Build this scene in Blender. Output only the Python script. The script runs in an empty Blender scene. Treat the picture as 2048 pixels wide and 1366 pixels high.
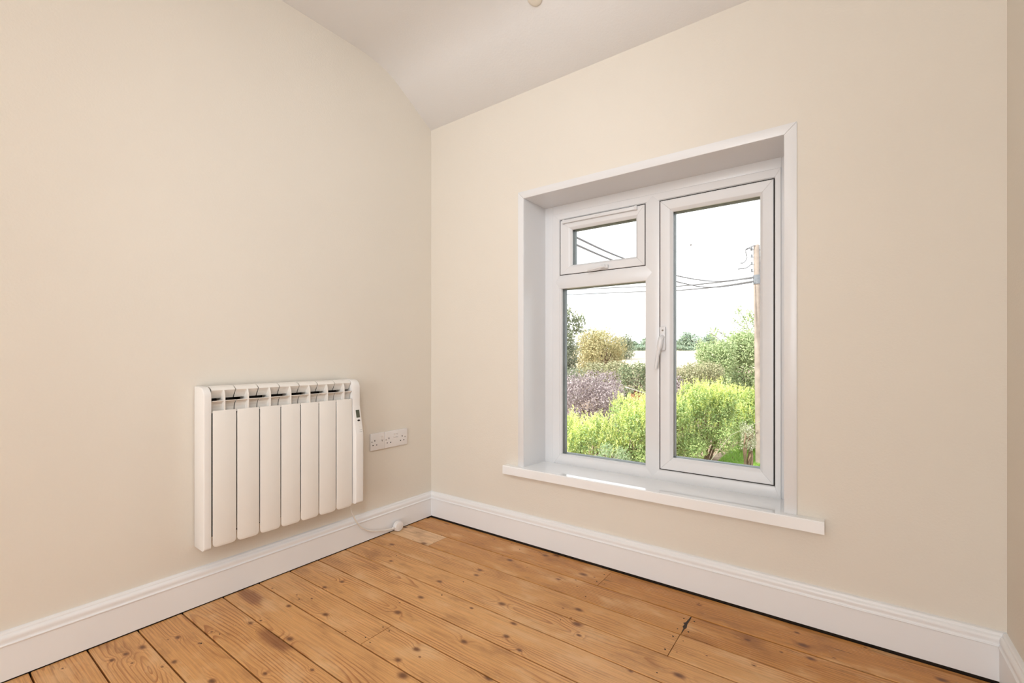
import bpy, bmesh, math, random
import numpy as np
from mathutils import Vector, Matrix

random.seed(7)
S = bpy.context.scene
COL = S.collection
PI = math.pi

# ------------------------------------------------------------------ camera
CX, CY, CZ = 1.9268, -1.8556, 0.92          # eye, metres; room corner is the origin
YAW = math.atan(666 / 915)
FWD = (-math.sin(YAW), math.cos(YAW))
RGT = (math.cos(YAW), math.sin(YAW))
cam = bpy.data.cameras.new('camera')
cam.sensor_width = 36.0
cam.lens = 915 / 2048 * 36
cam.shift_y = 27 / 2048
cam.clip_start = 0.02
cam.clip_end = 2000
cam_o = bpy.data.objects.new('camera', cam)
cam_o.location = (CX, CY, CZ)
cam_o.rotation_euler = (PI / 2, 0, YAW)
COL.objects.link(cam_o)
S.camera = cam_o

def at(px, py, depth):
    """world point at a depth along the view axis (used for what stands outdoors)"""
    l = (px - 1024) / 915 * depth
    return Vector((CX + FWD[0] * depth + RGT[0] * l, CY + FWD[1] * depth + RGT[1] * l, CZ - (py - 710) / 915 * depth))

# ------------------------------------------------------------------ colour management
S.view_settings.view_transform = 'Standard'
S.view_settings.look = 'None'
S.view_settings.exposure = 0.0
S.view_settings.gamma = 1.0
S.view_settings.use_curve_mapping = False

# ------------------------------------------------------------------ sky
world = bpy.data.worlds.new('sky')
S.world = world
world.use_nodes = True
wn = world.node_tree.nodes
wl = world.node_tree.links
bg = wn['Background']
tc = wn.new('ShaderNodeTexCoord')
mp = wn.new('ShaderNodeMapping')
mp.inputs['Scale'].default_value = (1.6, 1.6, 4.5)
nz = wn.new('ShaderNodeTexNoise')
nz.inputs['Scale'].default_value = 1.7
nz.inputs['Detail'].default_value = 5
cr = wn.new('ShaderNodeValToRGB')
cr.color_ramp.elements[0].position = 0.38
cr.color_ramp.elements[0].color = (0.86, 0.92, 0.985, 1)
cr.color_ramp.elements[1].position = 0.60
cr.color_ramp.elements[1].color = (1.0, 1.0, 1.0, 1)
wl.new(tc.outputs['Generated'], mp.inputs['Vector'])
wl.new(mp.outputs['Vector'], nz.inputs['Vector'])
wl.new(nz.outputs['Fac'], cr.inputs['Fac'])
wl.new(cr.outputs['Color'], bg.inputs['Color'])
bg.inputs['Strength'].default_value = 2.25

# ------------------------------------------------------------------ lights
def sun(name, to_sun, strength, col, angle):
    l = bpy.data.lights.new(name, 'SUN')
    l.energy = strength
    l.color = col
    l.angle = math.radians(angle)
    o = bpy.data.objects.new(name, l)
    o.rotation_euler = Vector(to_sun).to_track_quat('Z', 'Y').to_euler()
    o.location = (0, -6, 8)
    COL.objects.link(o)
sun('sun', (-0.50, -0.80, 1.05), 7.0, (1.0, 0.95, 0.86), 1.5)

def lamp(name, loc, power, radius, col):
    l = bpy.data.lights.new(name, 'POINT')
    l.energy = power
    l.color = col
    l.shadow_soft_size = radius
    o = bpy.data.objects.new(name, l)
    o.location = loc
    COL.objects.link(o)
lamp('room_fill', (1.30, -0.95, 1.95), 3.5, 0.28, (0.90, 0.97, 1.04))  # added fill light out of view, evens out the room
fl = bpy.data.lights.new('bounce_fill', 'AREA')      # added unseen fill, turned up at the ceiling like a bounced flash
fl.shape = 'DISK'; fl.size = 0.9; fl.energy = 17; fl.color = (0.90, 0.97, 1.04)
fo = bpy.data.objects.new('bounce_fill', fl)
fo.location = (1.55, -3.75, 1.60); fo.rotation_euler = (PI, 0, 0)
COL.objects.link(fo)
dl = bpy.data.lights.new('doorway_daylight', 'AREA')   # added unseen fill panel before the rear wall, lifts the low parts
dl.shape = 'RECTANGLE'; dl.size = 0.9; dl.size_y = 2.0; dl.energy = 42; dl.color = (0.90, 0.97, 1.04)
do = bpy.data.objects.new('doorway_daylight', dl)
do.location = (1.78, -4.36, 1.03); do.rotation_euler = (PI / 2, 0, 0)
COL.objects.link(do)
sl = bpy.data.lights.new('corner_fill', 'SPOT')         # added soft spot, unseen, brightens the far corner
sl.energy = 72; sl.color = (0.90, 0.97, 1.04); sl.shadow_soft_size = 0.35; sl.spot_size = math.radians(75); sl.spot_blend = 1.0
so = bpy.data.objects.new('corner_fill', sl)
so.location = (2.0, -2.3, 2.0)
so.rotation_euler = (so.location - Vector((0.15, -0.05, 1.15))).to_track_quat('Z', 'Y').to_euler()
COL.objects.link(so)

# ------------------------------------------------------------------ helpers
WORLD = {}          # object name -> world origin

def tag(o, label=None, cat=None, group=None, kind=None):
    if label: o['label'] = label
    if cat: o['category'] = cat
    if group: o['group'] = group
    if kind: o['kind'] = kind
    return o

def empty(name, loc):
    o = bpy.data.objects.new(name, None)
    o.empty_display_size = 0.05
    o.location = loc
    COL.objects.link(o)
    WORLD[o.name] = Vector(loc)
    return o

def link(name, me, parent, org):
    o = bpy.data.objects.new(name, me)
    COL.objects.link(o)
    WORLD[o.name] = Vector(org)
    if parent is not None:
        o.parent = parent
        o.location = Vector(org) - WORLD[parent.name]
    else:
        o.location = org
    return o

def obj(name, bm, mat, parent=None, smooth=False, origin=None, fix=True):
    """world-coordinate bmesh -> one mesh object, origin at its bottom centre"""
    if fix:
        bmesh.ops.recalc_face_normals(bm, faces=bm.faces[:])
    if origin is None:
        xs = [v.co.x for v in bm.verts]; ys = [v.co.y for v in bm.verts]; zs = [v.co.z for v in bm.verts]
        origin = Vector(((min(xs) + max(xs)) / 2, (min(ys) + max(ys)) / 2, min(zs)))
    origin = Vector(origin)
    bm.transform(Matrix.Translation(-origin))
    me = bpy.data.meshes.new(name)
    bm.to_mesh(me)
    bm.free()
    for m in (mat if isinstance(mat, (list, tuple)) else [mat]):
        me.materials.append(m)
    if smooth:
        me.polygons.foreach_set('use_smooth', [True] * len(me.polygons))
        try:
            me.set_sharp_from_angle(angle=math.radians(38))
        except Exception:
            pass
    return link(name, me, parent, origin)

def box(bm, x0, x1, y0, y1, z0, z1, bev=0.0, seg=2, mi=0):
    t = bmesh.new()
    vs = [t.verts.new((x, y, z)) for x in (x0, x1) for y in (y0, y1) for z in (z0, z1)]
    for f in ((0, 1, 3, 2), (4, 6, 7, 5), (0, 4, 5, 1), (2, 3, 7, 6), (0, 2, 6, 4), (1, 5, 7, 3)):
        t.faces.new([vs[i] for i in f])
    if bev:
        bmesh.ops.bevel(t, geom=t.edges[:], offset=bev, segments=seg, profile=0.5, affect='EDGES')
    join(bm, t, mi)

def join(bm, t, mi=0):
    mp_ = {v: bm.verts.new(v.co) for v in t.verts}
    for f in t.faces:
        try:
            g = bm.faces.new([mp_[v] for v in f.verts])
            g.material_index = mi
        except ValueError:
            pass
    t.free()

def prism(bm, pts, axis, a0, a1, bev=0.0, seg=2, mi=0):
    """polygon extruded along axis; pts are the other two coordinates in x,y,z order"""
    def co(p, a):
        return {'x': (a, p[0], p[1]), 'y': (p[0], a, p[1]), 'z': (p[0], p[1], a)}[axis]
    t = bmesh.new()
    A = [t.verts.new(co(p, a0)) for p in pts]
    B = [t.verts.new(co(p, a1)) for p in pts]
    n = len(pts)
    t.faces.new(A)
    t.faces.new(B[::-1])
    for i in range(n):
        t.faces.new([A[i], B[i], B[(i + 1) % n], A[(i + 1) % n]])
    bmesh.ops.recalc_face_normals(t, faces=t.faces[:])
    if bev:
        bmesh.ops.bevel(t, geom=t.edges[:], offset=bev, segments=seg, profile=0.5, affect='EDGES')
    join(bm, t, mi)

def tube(bm, pts, r, n=8, cap=True):
    pts = [Vector(p) for p in pts]
    rs = r if isinstance(r, (list, tuple)) else [r] * len(pts)
    rings = []
    up = Vector((0, 0, 1))
    for i, p in enumerate(pts):
        d = (pts[min(i + 1, len(pts) - 1)] - pts[max(i - 1, 0)]).normalized()
        u = d.cross(up)
        if u.length < 1e-3:
            u = d.cross(Vector((1, 0, 0)))
        u.normalize()
        w = u.cross(d)
        rings.append([bm.verts.new(p + (u * math.cos(2 * PI * k / n) + w * math.sin(2 * PI * k / n)) * rs[i]) for k in range(n)])
    for a, b in zip(rings, rings[1:]):
        for k in range(n):
            bm.faces.new([a[k], a[(k + 1) % n], b[(k + 1) % n], b[k]])
    if cap:
        bm.faces.new(rings[0][::-1])
        bm.faces.new(rings[-1])

def lathe(bm, prof, org, axis, n=24, sx=1.0, sy=1.0):
    """profile (r, h) turned about axis through org"""
    axis = Vector(axis).normalized()
    u = axis.orthogonal().normalized()
    if abs(axis.x) > 0.9:
        u = Vector((0, 1, 0))
    w = axis.cross(u)
    org = Vector(org)
    rings = []
    for r, h in prof:
        rings.append([bm.verts.new(org + axis * h + (u * math.cos(2 * PI * k / n) * sx + w * math.sin(2 * PI * k / n) * sy) * r) for k in range(n)])
    for a, b in zip(rings, rings[1:]):
        for k in range(n):
            bm.faces.new([a[k], a[(k + 1) % n], b[(k + 1) % n], b[k]])
    bm.faces.new(rings[0][::-1])
    bm.faces.new(rings[-1])

def smooth_path(pts, sub=6):
    pts = [Vector(p) for p in pts]
    out = []
    for i in range(len(pts) - 1):
        p0 = pts[max(i - 1, 0)]; p1 = pts[i]; p2 = pts[i + 1]; p3 = pts[min(i + 2, len(pts) - 1)]
        for k in range(sub):
            t = k / sub
            out.append(0.5 * ((2 * p1) + (p2 - p0) * t + (2 * p0 - 5 * p1 + 4 * p2 - p3) * t * t + (3 * p1 - p0 - 3 * p2 + p3) * t ** 3))
    out.append(pts[-1])
    return out

# ------------------------------------------------------------------ materials
def new_mat(name):
    m = bpy.data.materials.new(name)
    m.use_nodes = True
    return m, m.node_tree.nodes, m.node_tree.links, m.node_tree.nodes['Principled BSDF']

def paint(name, col, rough=0.6, var=0.02, scale=6.0, bump=0.0, bscale=120.0, spec=0.4, coat=0.0):
    """painted / moulded surface: a flat colour with a faint procedural mottle and relief"""
    m, n, l, b = new_mat(name)
    c = n.new('ShaderNodeTexCoord')
    t = n.new('ShaderNodeTexNoise')
    t.inputs['Scale'].default_value = scale
    t.inputs['Detail'].default_value = 4
    l.new(c.outputs['Object'], t.inputs['Vector'])
    r = n.new('ShaderNodeValToRGB')
    r.color_ramp.elements[0].position = 0.3
    r.color_ramp.elements[1].position = 0.7
    r.color_ramp.elements[0].color = (*[max(0, v * (1 - var)) for v in col], 1)
    r.color_ramp.elements[1].color = (*[min(1, v * (1 + var)) for v in col], 1)
    l.new(t.outputs['Fac'], r.inputs['Fac'])
    l.new(r.outputs['Color'], b.inputs['Base Color'])
    b.inputs['Roughness'].default_value = rough
    b.inputs['Specular IOR Level'].default_value = spec
    b.inputs['Coat Weight'].default_value = coat
    b.inputs['Coat Roughness'].default_value = 0.06
    if bump:
        t2 = n.new('ShaderNodeTexNoise')
        t2.inputs['Scale'].default_value = bscale
        t2.inputs['Detail'].default_value = 3
        l.new(c.outputs['Object'], t2.inputs['Vector'])
        bp = n.new('ShaderNodeBump')
        bp.inputs['Strength'].default_value = bump
        bp.inputs['Distance'].default_value = 0.002
        l.new(t2.outputs['Fac'], bp.inputs['Height'])
        l.new(bp.outputs['Normal'], b.inputs['Normal'])
    return m

M_WALL = paint('cream_wall_paint', (0.80, 0.737, 0.648), 0.75, 0.012, 2.0, 0.25, 160, 0.25)
M_CEIL = paint('white_ceiling_paint', (0.83, 0.815, 0.80), 0.85, 0.012, 2.5, 0.25, 140, 0.2)
M_SKIRT = paint('white_satin_woodwork', (0.89, 0.88, 0.88), 0.34, 0.01, 5, 0.08, 60, 0.45)
M_UPVC = paint('white_upvc', (0.81, 0.80, 0.80), 0.28, 0.008, 5, 0, 0, 0.5)
M_SILL = paint('white_gloss_sill', (0.94, 0.935, 0.93), 0.10, 0.01, 4, 0.03, 40, 0.5, 0.6)
M_RAD = paint('warm_white_powder_coat', (0.87, 0.825, 0.765), 0.42, 0.008, 7, 0.05, 400, 0.45)
M_RADCOVER = paint('white_plastic_end_cover', (0.88, 0.85, 0.815), 0.38, 0.008, 7, 0, 0, 0.45)
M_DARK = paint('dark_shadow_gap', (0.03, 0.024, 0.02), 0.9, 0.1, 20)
M_GASKET = paint('grey_green_glazing_spacer', (0.13, 0.145, 0.14), 0.45, 0.15, 30)
M_SUBFLOOR = paint('dusty_subfloor', (0.035, 0.022, 0.014), 0.95, 0.3, 12)
M_PLASTIC = paint('white_socket_plastic', (0.84, 0.80, 0.775), 0.3, 0.01, 20, 0, 0, 0.5)
M_HOLE = paint('black_socket_slot', (0.02, 0.016, 0.014), 0.8, 0.1, 20)
M_SCREW = paint('dull_screw_head', (0.42, 0.38, 0.35), 0.4, 0.1, 40)
M_LCD = paint('grey_green_lcd', (0.115, 0.12, 0.085), 0.2, 0.06, 60)
M_LABELGREY = paint('pale_grey_print', (0.55, 0.53, 0.51), 0.5, 0.05, 60)
M_CABLE = paint('white_flex', (0.82, 0.77, 0.70), 0.45, 0.02, 30)
M_FITTING = paint('cream_plastic_fitting', (0.76, 0.70, 0.60), 0.5, 0.02, 20)
M_NAIL = paint('dark_iron_nail', (0.035, 0.022, 0.015), 0.6, 0.3, 60)
M_KEY = paint('brushed_steel', (0.30, 0.26, 0.22), 0.35, 0.2, 80)

def glass_mat():
    m, n, l, b = new_mat('window_glass')
    n.remove(b)
    out = n['Material Output']
    tr = n.new('ShaderNodeBsdfTransparent')
    tr.inputs['Color'].default_value = (0.975, 0.985, 0.98, 1)
    gl = n.new('ShaderNodeBsdfGlossy')
    gl.inputs['Roughness'].default_value = 0.02
    fr = n.new('ShaderNodeFresnel')
    fr.inputs['IOR'].default_value = 1.35
    mx = n.new('ShaderNodeMixShader')
    l.new(fr.outputs['Fac'], mx.inputs['Fac'])
    l.new(tr.outputs[0], mx.inputs[1])
    l.new(gl.outputs[0], mx.inputs[2])
    l.new(mx.outputs[0], out.inputs['Surface'])
    return m
M_GLASS = glass_mat()

def wood_mat():
    m, n, l, b = new_mat('old_pine_board')
    def math_(op, a, b_=None, c_=None, clamp=False):
        x = n.new('ShaderNodeMath'); x.operation = op; x.use_clamp = clamp
        for i, v in enumerate((a, b_, c_)):
            if v is None: continue
            if isinstance(v, (int, float)): x.inputs[i].default_value = v
            else: l.new(v, x.inputs[i])
        return x.outputs[0]
    def mix(f, a, b_, mode='MIX'):
        x = n.new('ShaderNodeMix'); x.data_type = 'RGBA'; x.blend_type = mode
        for s, v in ((x.inputs[0], f), (x.inputs[6], a), (x.inputs[7], b_)):
            if isinstance(v, (int, float)): s.default_value = v
            elif isinstance(v, tuple): s.default_value = (*v, 1)
            else: l.new(v, s)
        return x.outputs[2]
    def noise(vec, scale, detail=3, rough=0.5):
        x = n.new('ShaderNodeTexNoise'); x.inputs['Scale'].default_value = scale
        x.inputs['Detail'].default_value = detail; x.inputs['Roughness'].default_value = rough
        l.new(vec, x.inputs['Vector']); return x.outputs['Fac']
    def smooth(v, lo, hi):
        x = n.new('ShaderNodeMapRange'); x.interpolation_type = 'SMOOTHSTEP'
        x.inputs[1].default_value = lo; x.inputs[2].default_value = hi
        l.new(v, x.inputs[0]); return x.outputs[0]
    def scaled(v, sx, sy, sz):
        x = n.new('ShaderNodeVectorMath'); x.operation = 'MULTIPLY'
        l.new(v, x.inputs[0]); x.inputs[1].default_value = (sx, sy, sz); return x.outputs[0]
    tcn = n.new('ShaderNodeTexCoord')
    info = n.new('ShaderNodeObjectInfo')
    P = tcn.outputs['Object']
    R = info.outputs['Random']
    sep = n.new('ShaderNodeSeparateXYZ'); l.new(P, sep.inputs[0])
    X, Y = sep.outputs[0], sep.outputs[1]
    # each board gets its own patch of the endless grain
    comb = n.new('ShaderNodeCombineXYZ')
    l.new(math_('MULTIPLY', R, 37.0), comb.inputs[0]); l.new(math_('MULTIPLY', R, 91.0), comb.inputs[1]); l.new(math_('MULTIPLY', R, 13.0), comb.inputs[2])
    off = n.new('ShaderNodeVectorMath'); off.operation = 'ADD'; l.new(P, off.inputs[0]); l.new(comb.outputs[0], off.inputs[1])
    Q = off.outputs[0]
    # knots: per-board object properties knot_0 .. knot_5 = (x, y, radius)
    knot_sum = None; halo_sum = None
    wob = noise(scaled(Q, 60, 60, 60), 1.0, 2)
    for i in range(6):
        a = n.new('ShaderNodeAttribute'); a.attribute_type = 'OBJECT'; a.attribute_name = 'knot_%d' % i
        s = n.new('ShaderNodeSeparateXYZ'); l.new(a.outputs['Vector'], s.inputs[0])
        dx = math_('MULTIPLY', math_('SUBTRACT', X, s.outputs[0]), 0.62)
        dy = math_('SUBTRACT', Y, s.outputs[1])
        d = math_('SQRT', math_('ADD', math_('MULTIPLY', dx, dx), math_('MULTIPLY', dy, dy)))
        q = math_('DIVIDE', math_('ADD', d, math_('MULTIPLY', math_('SUBTRACT', wob, 0.5), 0.006)), s.outputs[2])
        k = math_('SUBTRACT', 1.0, smooth(q, 0.25, 1.45))
        h = math_('EXPONENT', math_('MULTIPLY', math_('MULTIPLY', q, q), -0.16))
        knot_sum = k if knot_sum is None else math_('MAXIMUM', knot_sum, k)
        halo_sum = h if halo_sum is None else math_('MAXIMUM', halo_sum, h)
    # growth rings cut by the board face
    big = noise(scaled(Q, 0.9, 5.0, 1), 1.0, 2, 0.45)
    mid = noise(scaled(Q, 4.0, 22.0, 1), 1.0, 2, 0.5)
    y2 = math_('ADD', Y, math_('MULTIPLY', math_('SUBTRACT', R, 0.5), 0.16))
    zc = math_('ADD', math_('MULTIPLY', math_('SUBTRACT', big, 0.5), 0.26), 0.012)
    rad = math_('SQRT', math_('ADD', math_('MULTIPLY', y2, y2), math_('MULTIPLY', zc, zc)))
    field = math_('ADD', math_('ADD', rad, math_('MULTIPLY', mid, 0.010)), math_('MULTIPLY', halo_sum, 0.016))
    ring = math_('FRACT', math_('MULTIPLY', field, 105.0))
    late = math_('MULTIPLY', smooth(ring, 0.48, 0.90), math_('SUBTRACT', 1.0, smooth(ring, 0.92, 1.0)))
    late = math_('MULTIPLY', late, smooth(noise(scaled(Q, 2.2, 12, 1), 1.0, 3), 0.36, 0.66))
    fibre = noise(scaled(Q, 7, 330, 1), 1.0, 3, 0.6)
    blot = noise(scaled(Q, 5.0, 11, 1), 1.0, 4, 0.55)
    fine = noise(scaled(Q, 45, 95, 1), 1.0, 3, 0.6)
    tone = n.new('ShaderNodeAttribute'); tone.attribute_type = 'OBJECT'; tone.attribute_name = 'tone'
    T = tone.outputs['Fac']
    early = mix(T, (0.80, 0.435, 0.175), (0.60, 0.255, 0.052))
    latec = mix(T, (0.43, 0.155, 0.045), (0.33, 0.105, 0.018))
    pale = n.new('ShaderNodeAttribute'); pale.attribute_type = 'OBJECT'; pale.attribute_name = 'pale'
    early = mix(pale.outputs['Fac'], early, (0.88, 0.58, 0.33))
    latec = mix(pale.outputs['Fac'], latec, (0.78, 0.48, 0.25))
    c = mix(math_('MULTIPLY', late, 0.90), early, latec)
    c = mix(math_('MULTIPLY', math_('SUBTRACT', fibre, 0.40, clamp=True), 1.5, clamp=True), c, (0.30, 0.12, 0.035))
    c = mix(math_('MULTIPLY', smooth(blot, 0.50, 0.72), 0.60), c, (0.82, 0.52, 0.27))
    c = mix(math_('MULTIPLY', smooth(blot, 0.47, 0.22), math_('ADD', math_('MULTIPLY', T, 0.25), 0.50)), c, (0.24, 0.085, 0.022))
    grime = smooth(noise(scaled(Q, 6.5, 60, 1), 1.0, 4, 0.65), 0.58, 0.76)
    c = mix(math_('MULTIPLY', grime, math_('ADD', math_('MULTIPLY', T, 0.75), 0.18)), c, (0.10, 0.042, 0.014))
    c = mix(math_('MULTIPLY', smooth(fine, 0.58, 0.75), 0.22), c, (0.80, 0.55, 0.33))
    # a reddish rim and a dark heart for each knot
    c = mix(math_('MULTIPLY', smooth(halo_sum, 0.55, 0.98), 0.45), c, (0.30, 0.095, 0.025))
    c = mix(math_('MULTIPLY', knot_sum, 0.85), c, (0.13, 0.045, 0.018))
    # stain painted along the board by its own property (x, half length, y)
    st = n.new('ShaderNodeAttribute'); st.attribute_type = 'OBJECT'; st.attribute_name = 'stain'
    ss = n.new('ShaderNodeSeparateXYZ'); l.new(st.outputs['Vector'], ss.inputs[0])
    sx = math_('DIVIDE', math_('SUBTRACT', X, ss.outputs[0]), math_('MAXIMUM', ss.outputs[1], 0.001))
    sy = math_('MULTIPLY', math_('SUBTRACT', Y, ss.outputs[2]), 30.0)
    sd = math_('ADD', math_('ADD', math_('MULTIPLY', sx, sx), math_('MULTIPLY', sy, sy)), math_('MULTIPLY', math_('SUBTRACT', blot, 0.5), 2.2))
    sm = math_('MULTIPLY', math_('SUBTRACT', 1.0, smooth(sd, 0.1, 1.3)), 0.62)
    c = mix(sm, c, (0.16, 0.035, 0.012))
    l.new(c, b.inputs['Base Color'])
    rg = n.new('ShaderNodeMapRange'); l.new(fine, rg.inputs[0])
    rg.inputs[3].default_value = 0.30; rg.inputs[4].default_value = 0.48
    l.new(rg.outputs[0], b.inputs['Roughness'])
    b.inputs['Specular IOR Level'].default_value = 0.42
    bp = n.new('ShaderNodeBump'); bp.inputs['Strength'].default_value = 0.25; bp.inputs['Distance'].default_value = 0.0015
    l.new(math_('ADD', math_('MULTIPLY', late, 0.5), math_('MULTIPLY', noise(scaled(Q, 3, 14, 1), 1.0, 2), 1.5)), bp.inputs['Height'])
    l.new(bp.outputs['Normal'], b.inputs['Normal'])
    return m
M_WOOD = wood_mat()

def leaf_mat(name, c0, c1, c2, trans=0.35):
    """leaf colour varies from leaf to leaf; light shines partly through"""
    m, n, l, b = new_mat(name)
    out = n['Material Output']
    g = n.new('ShaderNodeNewGeometry')
    r = n.new('ShaderNodeValToRGB')
    r.color_ramp.elements[0].color = (*c0, 1)
    r.color_ramp.elements[1].color = (*c2, 1)
    e = r.color_ramp.elements.new(0.5); e.color = (*c1, 1)
    l.new(g.outputs['Random Per Island'], r.inputs['Fac'])
    l.new(r.outputs['Color'], b.inputs['Base Color'])
    b.inputs['Roughness'].default_value = 0.5
    b.inputs['Specular IOR Level'].default_value = 0.3
    t = n.new('ShaderNodeBsdfTranslucent')
    l.new(r.outputs['Color'], t.inputs['Color'])
    mx = n.new('ShaderNodeMixShader'); mx.inputs['Fac'].default_value = trans
    l.new(b.outputs[0], mx.inputs[1]); l.new(t.outputs[0], mx.inputs[2])
    l.new(mx.outputs[0], out.inputs['Surface'])
    return m
M_LAUREL = leaf_mat('hedge_leaf', (0.22, 0.34, 0.13), (0.38, 0.51, 0.19), (0.60, 0.68, 0.30))
M_SHOOT = leaf_mat('young_shoot_leaf', (0.60, 0.70, 0.20), (0.74, 0.80, 0.28), (0.86, 0.86, 0.42), 0.45)
M_PURPLE = leaf_mat('purple_leaf', (0.23, 0.18, 0.19), (0.38, 0.31, 0.32), (0.55, 0.48, 0.48), 0.25)
M_TAN = leaf_mat('yellowing_leaf', (0.33, 0.34, 0.17), (0.54, 0.48, 0.25), (0.72, 0.63, 0.37))
M_GREY = leaf_mat('grey_green_leaf', (0.17, 0.21, 0.13), (0.28, 0.32, 0.21), (0.44, 0.45, 0.34))
M_OLIVE = leaf_mat('olive_leaf', (0.22, 0.25, 0.14), (0.40, 0.40, 0.23), (0.60, 0.55, 0.37))
M_LIGHT = leaf_mat('light_green_leaf', (0.30, 0.40, 0.19), (0.46, 0.56, 0.29), (0.64, 0.70, 0.42))
M_DKGREEN = leaf_mat('dark_green_leaf', (0.13, 0.19, 0.10), (0.27, 0.32, 0.18), (0.50, 0.50, 0.32))
M_FAR = leaf_mat('distant_leaf', (0.20, 0.29, 0.22), (0.29, 0.38, 0.28), (0.40, 0.48, 0.36), 0.2)
M_CONIFER = leaf_mat('silvery_conifer_leaf', (0.20, 0.33, 0.16), (0.36, 0.47, 0.27), (0.62, 0.66, 0.46))
M_PALE = leaf_mat('pale_dry_leaf', (0.36, 0.40, 0.25), (0.50, 0.52, 0.36), (0.70, 0.68, 0.55))
M_GRASS = leaf_mat('grass_blade', (0.16, 0.36, 0.05), (0.27, 0.50, 0.09), (0.42, 0.62, 0.16))
M_BARK = paint('brown_bark', (0.20, 0.14, 0.09), 0.9, 0.3, 9, 0.6, 30)
M_POLE = paint('weathered_pole_timber', (0.33, 0.27, 0.23), 0.85, 0.18, 4, 0.4, 30)
M_WIRE = paint('grey_overhead_cable', (0.16, 0.16, 0.17), 0.7, 0.1, 4)
M_INSUL = paint('grey_insulator', (0.17, 0.18, 0.20), 0.4, 0.15, 20)
M_SHEDROOF = paint('pale_weathered_roof', (0.60, 0.57, 0.53), 0.9, 0.2, 3)
M_SHEDWALL = paint('red_brown_boarding', (0.30, 0.12, 0.07), 0.85, 0.25, 6)

def soil_mat():
    m, n, l, b = new_mat('garden_ground')
    c = n.new('ShaderNodeTexCoord')
    t = n.new('ShaderNodeTexNoise'); t.inputs['Scale'].default_value = 1.4; t.inputs['Detail'].default_value = 8
    l.new(c.outputs['Object'], t.inputs['Vector'])
    r = n.new('ShaderNodeValToRGB')
    r.color_ramp.elements[0].position = 0.35; r.color_ramp.elements[0].color = (0.16, 0.10, 0.065, 1)
    r.color_ramp.elements[1].position = 0.68; r.color_ramp.elements[1].color = (0.42, 0.32, 0.24, 1)
    l.new(t.outputs['Fac'], r.inputs['Fac']); l.new(r.outputs['Color'], b.inputs['Base Color'])
    b.inputs['Roughness'].default_value = 0.95
    return m
M_SOIL = soil_mat()

def field_mat():
    m, n, l, b = new_mat('stubble_field')
    c = n.new('ShaderNodeTexCoord')
    mpp = n.new('ShaderNodeMapping'); mpp.inputs['Scale'].default_value = (0.05, 0.4, 0.1); mpp.inputs['Rotation'].default_value = (0, 0, 0.6)
    t = n.new('ShaderNodeTexNoise'); t.inputs['Scale'].default_value = 1.0; t.inputs['Detail'].default_value = 6
    l.new(c.outputs['Object'], mpp.inputs['Vector']); l.new(mpp.outputs[0], t.inputs['Vector'])
    r = n.new('ShaderNodeValToRGB')
    r.color_ramp.elements[0].position = 0.3; r.color_ramp.elements[0].color = (0.46, 0.40, 0.29, 1)
    r.color_ramp.elements[1].position = 0.7; r.color_ramp.elements[1].color = (0.57, 0.50, 0.39, 1)
    l.new(t.outputs['Fac'], r.inputs['Fac']); l.new(r.outputs['Color'], b.inputs['Base Color'])
    b.inputs['Roughness'].default_value = 0.95
    b.inputs['Specular IOR Level'].default_value = 0.1
    return m
M_FIELD = field_mat()

# ------------------------------------------------------------------ the room shell
W = 2.2944            # room width (x), window wall is y = 0, left wall is x = 0
D = -4.40             # rear wall
H0, H1, FOLD = 2.212, 2.42, -0.336     # eaves height, flat ceiling height, where the slope starts
WX0, WX1, WZ0, WZ1 = 0.649, 1.7556, 0.326, 1.6905   # window opening
YF = 0.192            # face of the window frame

def ceiling_line():
    """(y, z) of the ceiling underside from the eaves to the rear wall, fold slightly rounded"""
    pts = [(0.0, H0)]
    n = 14
    a = Vector((FOLD + 0.10, H1 - 0.062)); b_ = Vector((FOLD, H1)); c = Vector((FOLD - 0.16, H1))
    for i in range(n + 1):
        t = i / n
        p = a * (1 - t) ** 2 + b_ * 2 * t * (1 - t) + c * t * t
        pts.append((p.x, p.y))
    pts.append((D, H1))
    return pts
CL = ceiling_line()

bm = bmesh.new(); box(bm, -0.14, W + 0.14, D - 0.12, 0.28, -0.14, -0.022)
floor = tag(obj('floor', bm, M_SUBFLOOR), 'stripped old pine floorboards running along the window wall', None, None, 'structure')

bm = bmesh.new(); prism(bm, [(0.0, -0.022)] + CL + [(D, -0.022)], 'x', -0.14, 0.0)
tag(obj('wall_left', bm, M_WALL), 'cream wall carrying the radiator and sockets', kind='structure')
bm = bmesh.new(); prism(bm, [(0.0, -0.022)] + CL + [(D, -0.022)], 'x', W, W + 0.14)
tag(obj('wall_right', bm, M_WALL), 'cream wall at the far right edge', kind='structure')
bm = bmesh.new()
box(bm, -0.14, WX0, 0, 0.28, -0.022, H0); box(bm, WX1, W + 0.14, 0, 0.28, -0.022, H0)
box(bm, WX0, WX1, 0, 0.28, -0.022, WZ0); box(bm, WX0, WX1, 0, 0.28, WZ1, H0)
tag(obj('wall_back', bm, M_WALL), 'cream wall around the window', kind='structure')
bm = bmesh.new(); box(bm, -0.14, W + 0.14, D - 0.12, D, -0.022, H1)
tag(obj('wall_front', bm, M_WALL), 'cream wall behind the camera', kind='structure')
bm = bmesh.new()
top = [(y, z + 0.12) for y, z in CL]
prism(bm, [(0.28, H0)] + CL + [(D - 0.12, H1), (D - 0.12, H1 + 0.12)] + top[::-1] + [(0.28, H0 + 0.12)], 'x', -0.14, W + 0.14)
tag(obj('ceiling', bm, M_CEIL, None, True), 'off white ceiling sloping down to the window wall', kind='structure')

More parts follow.
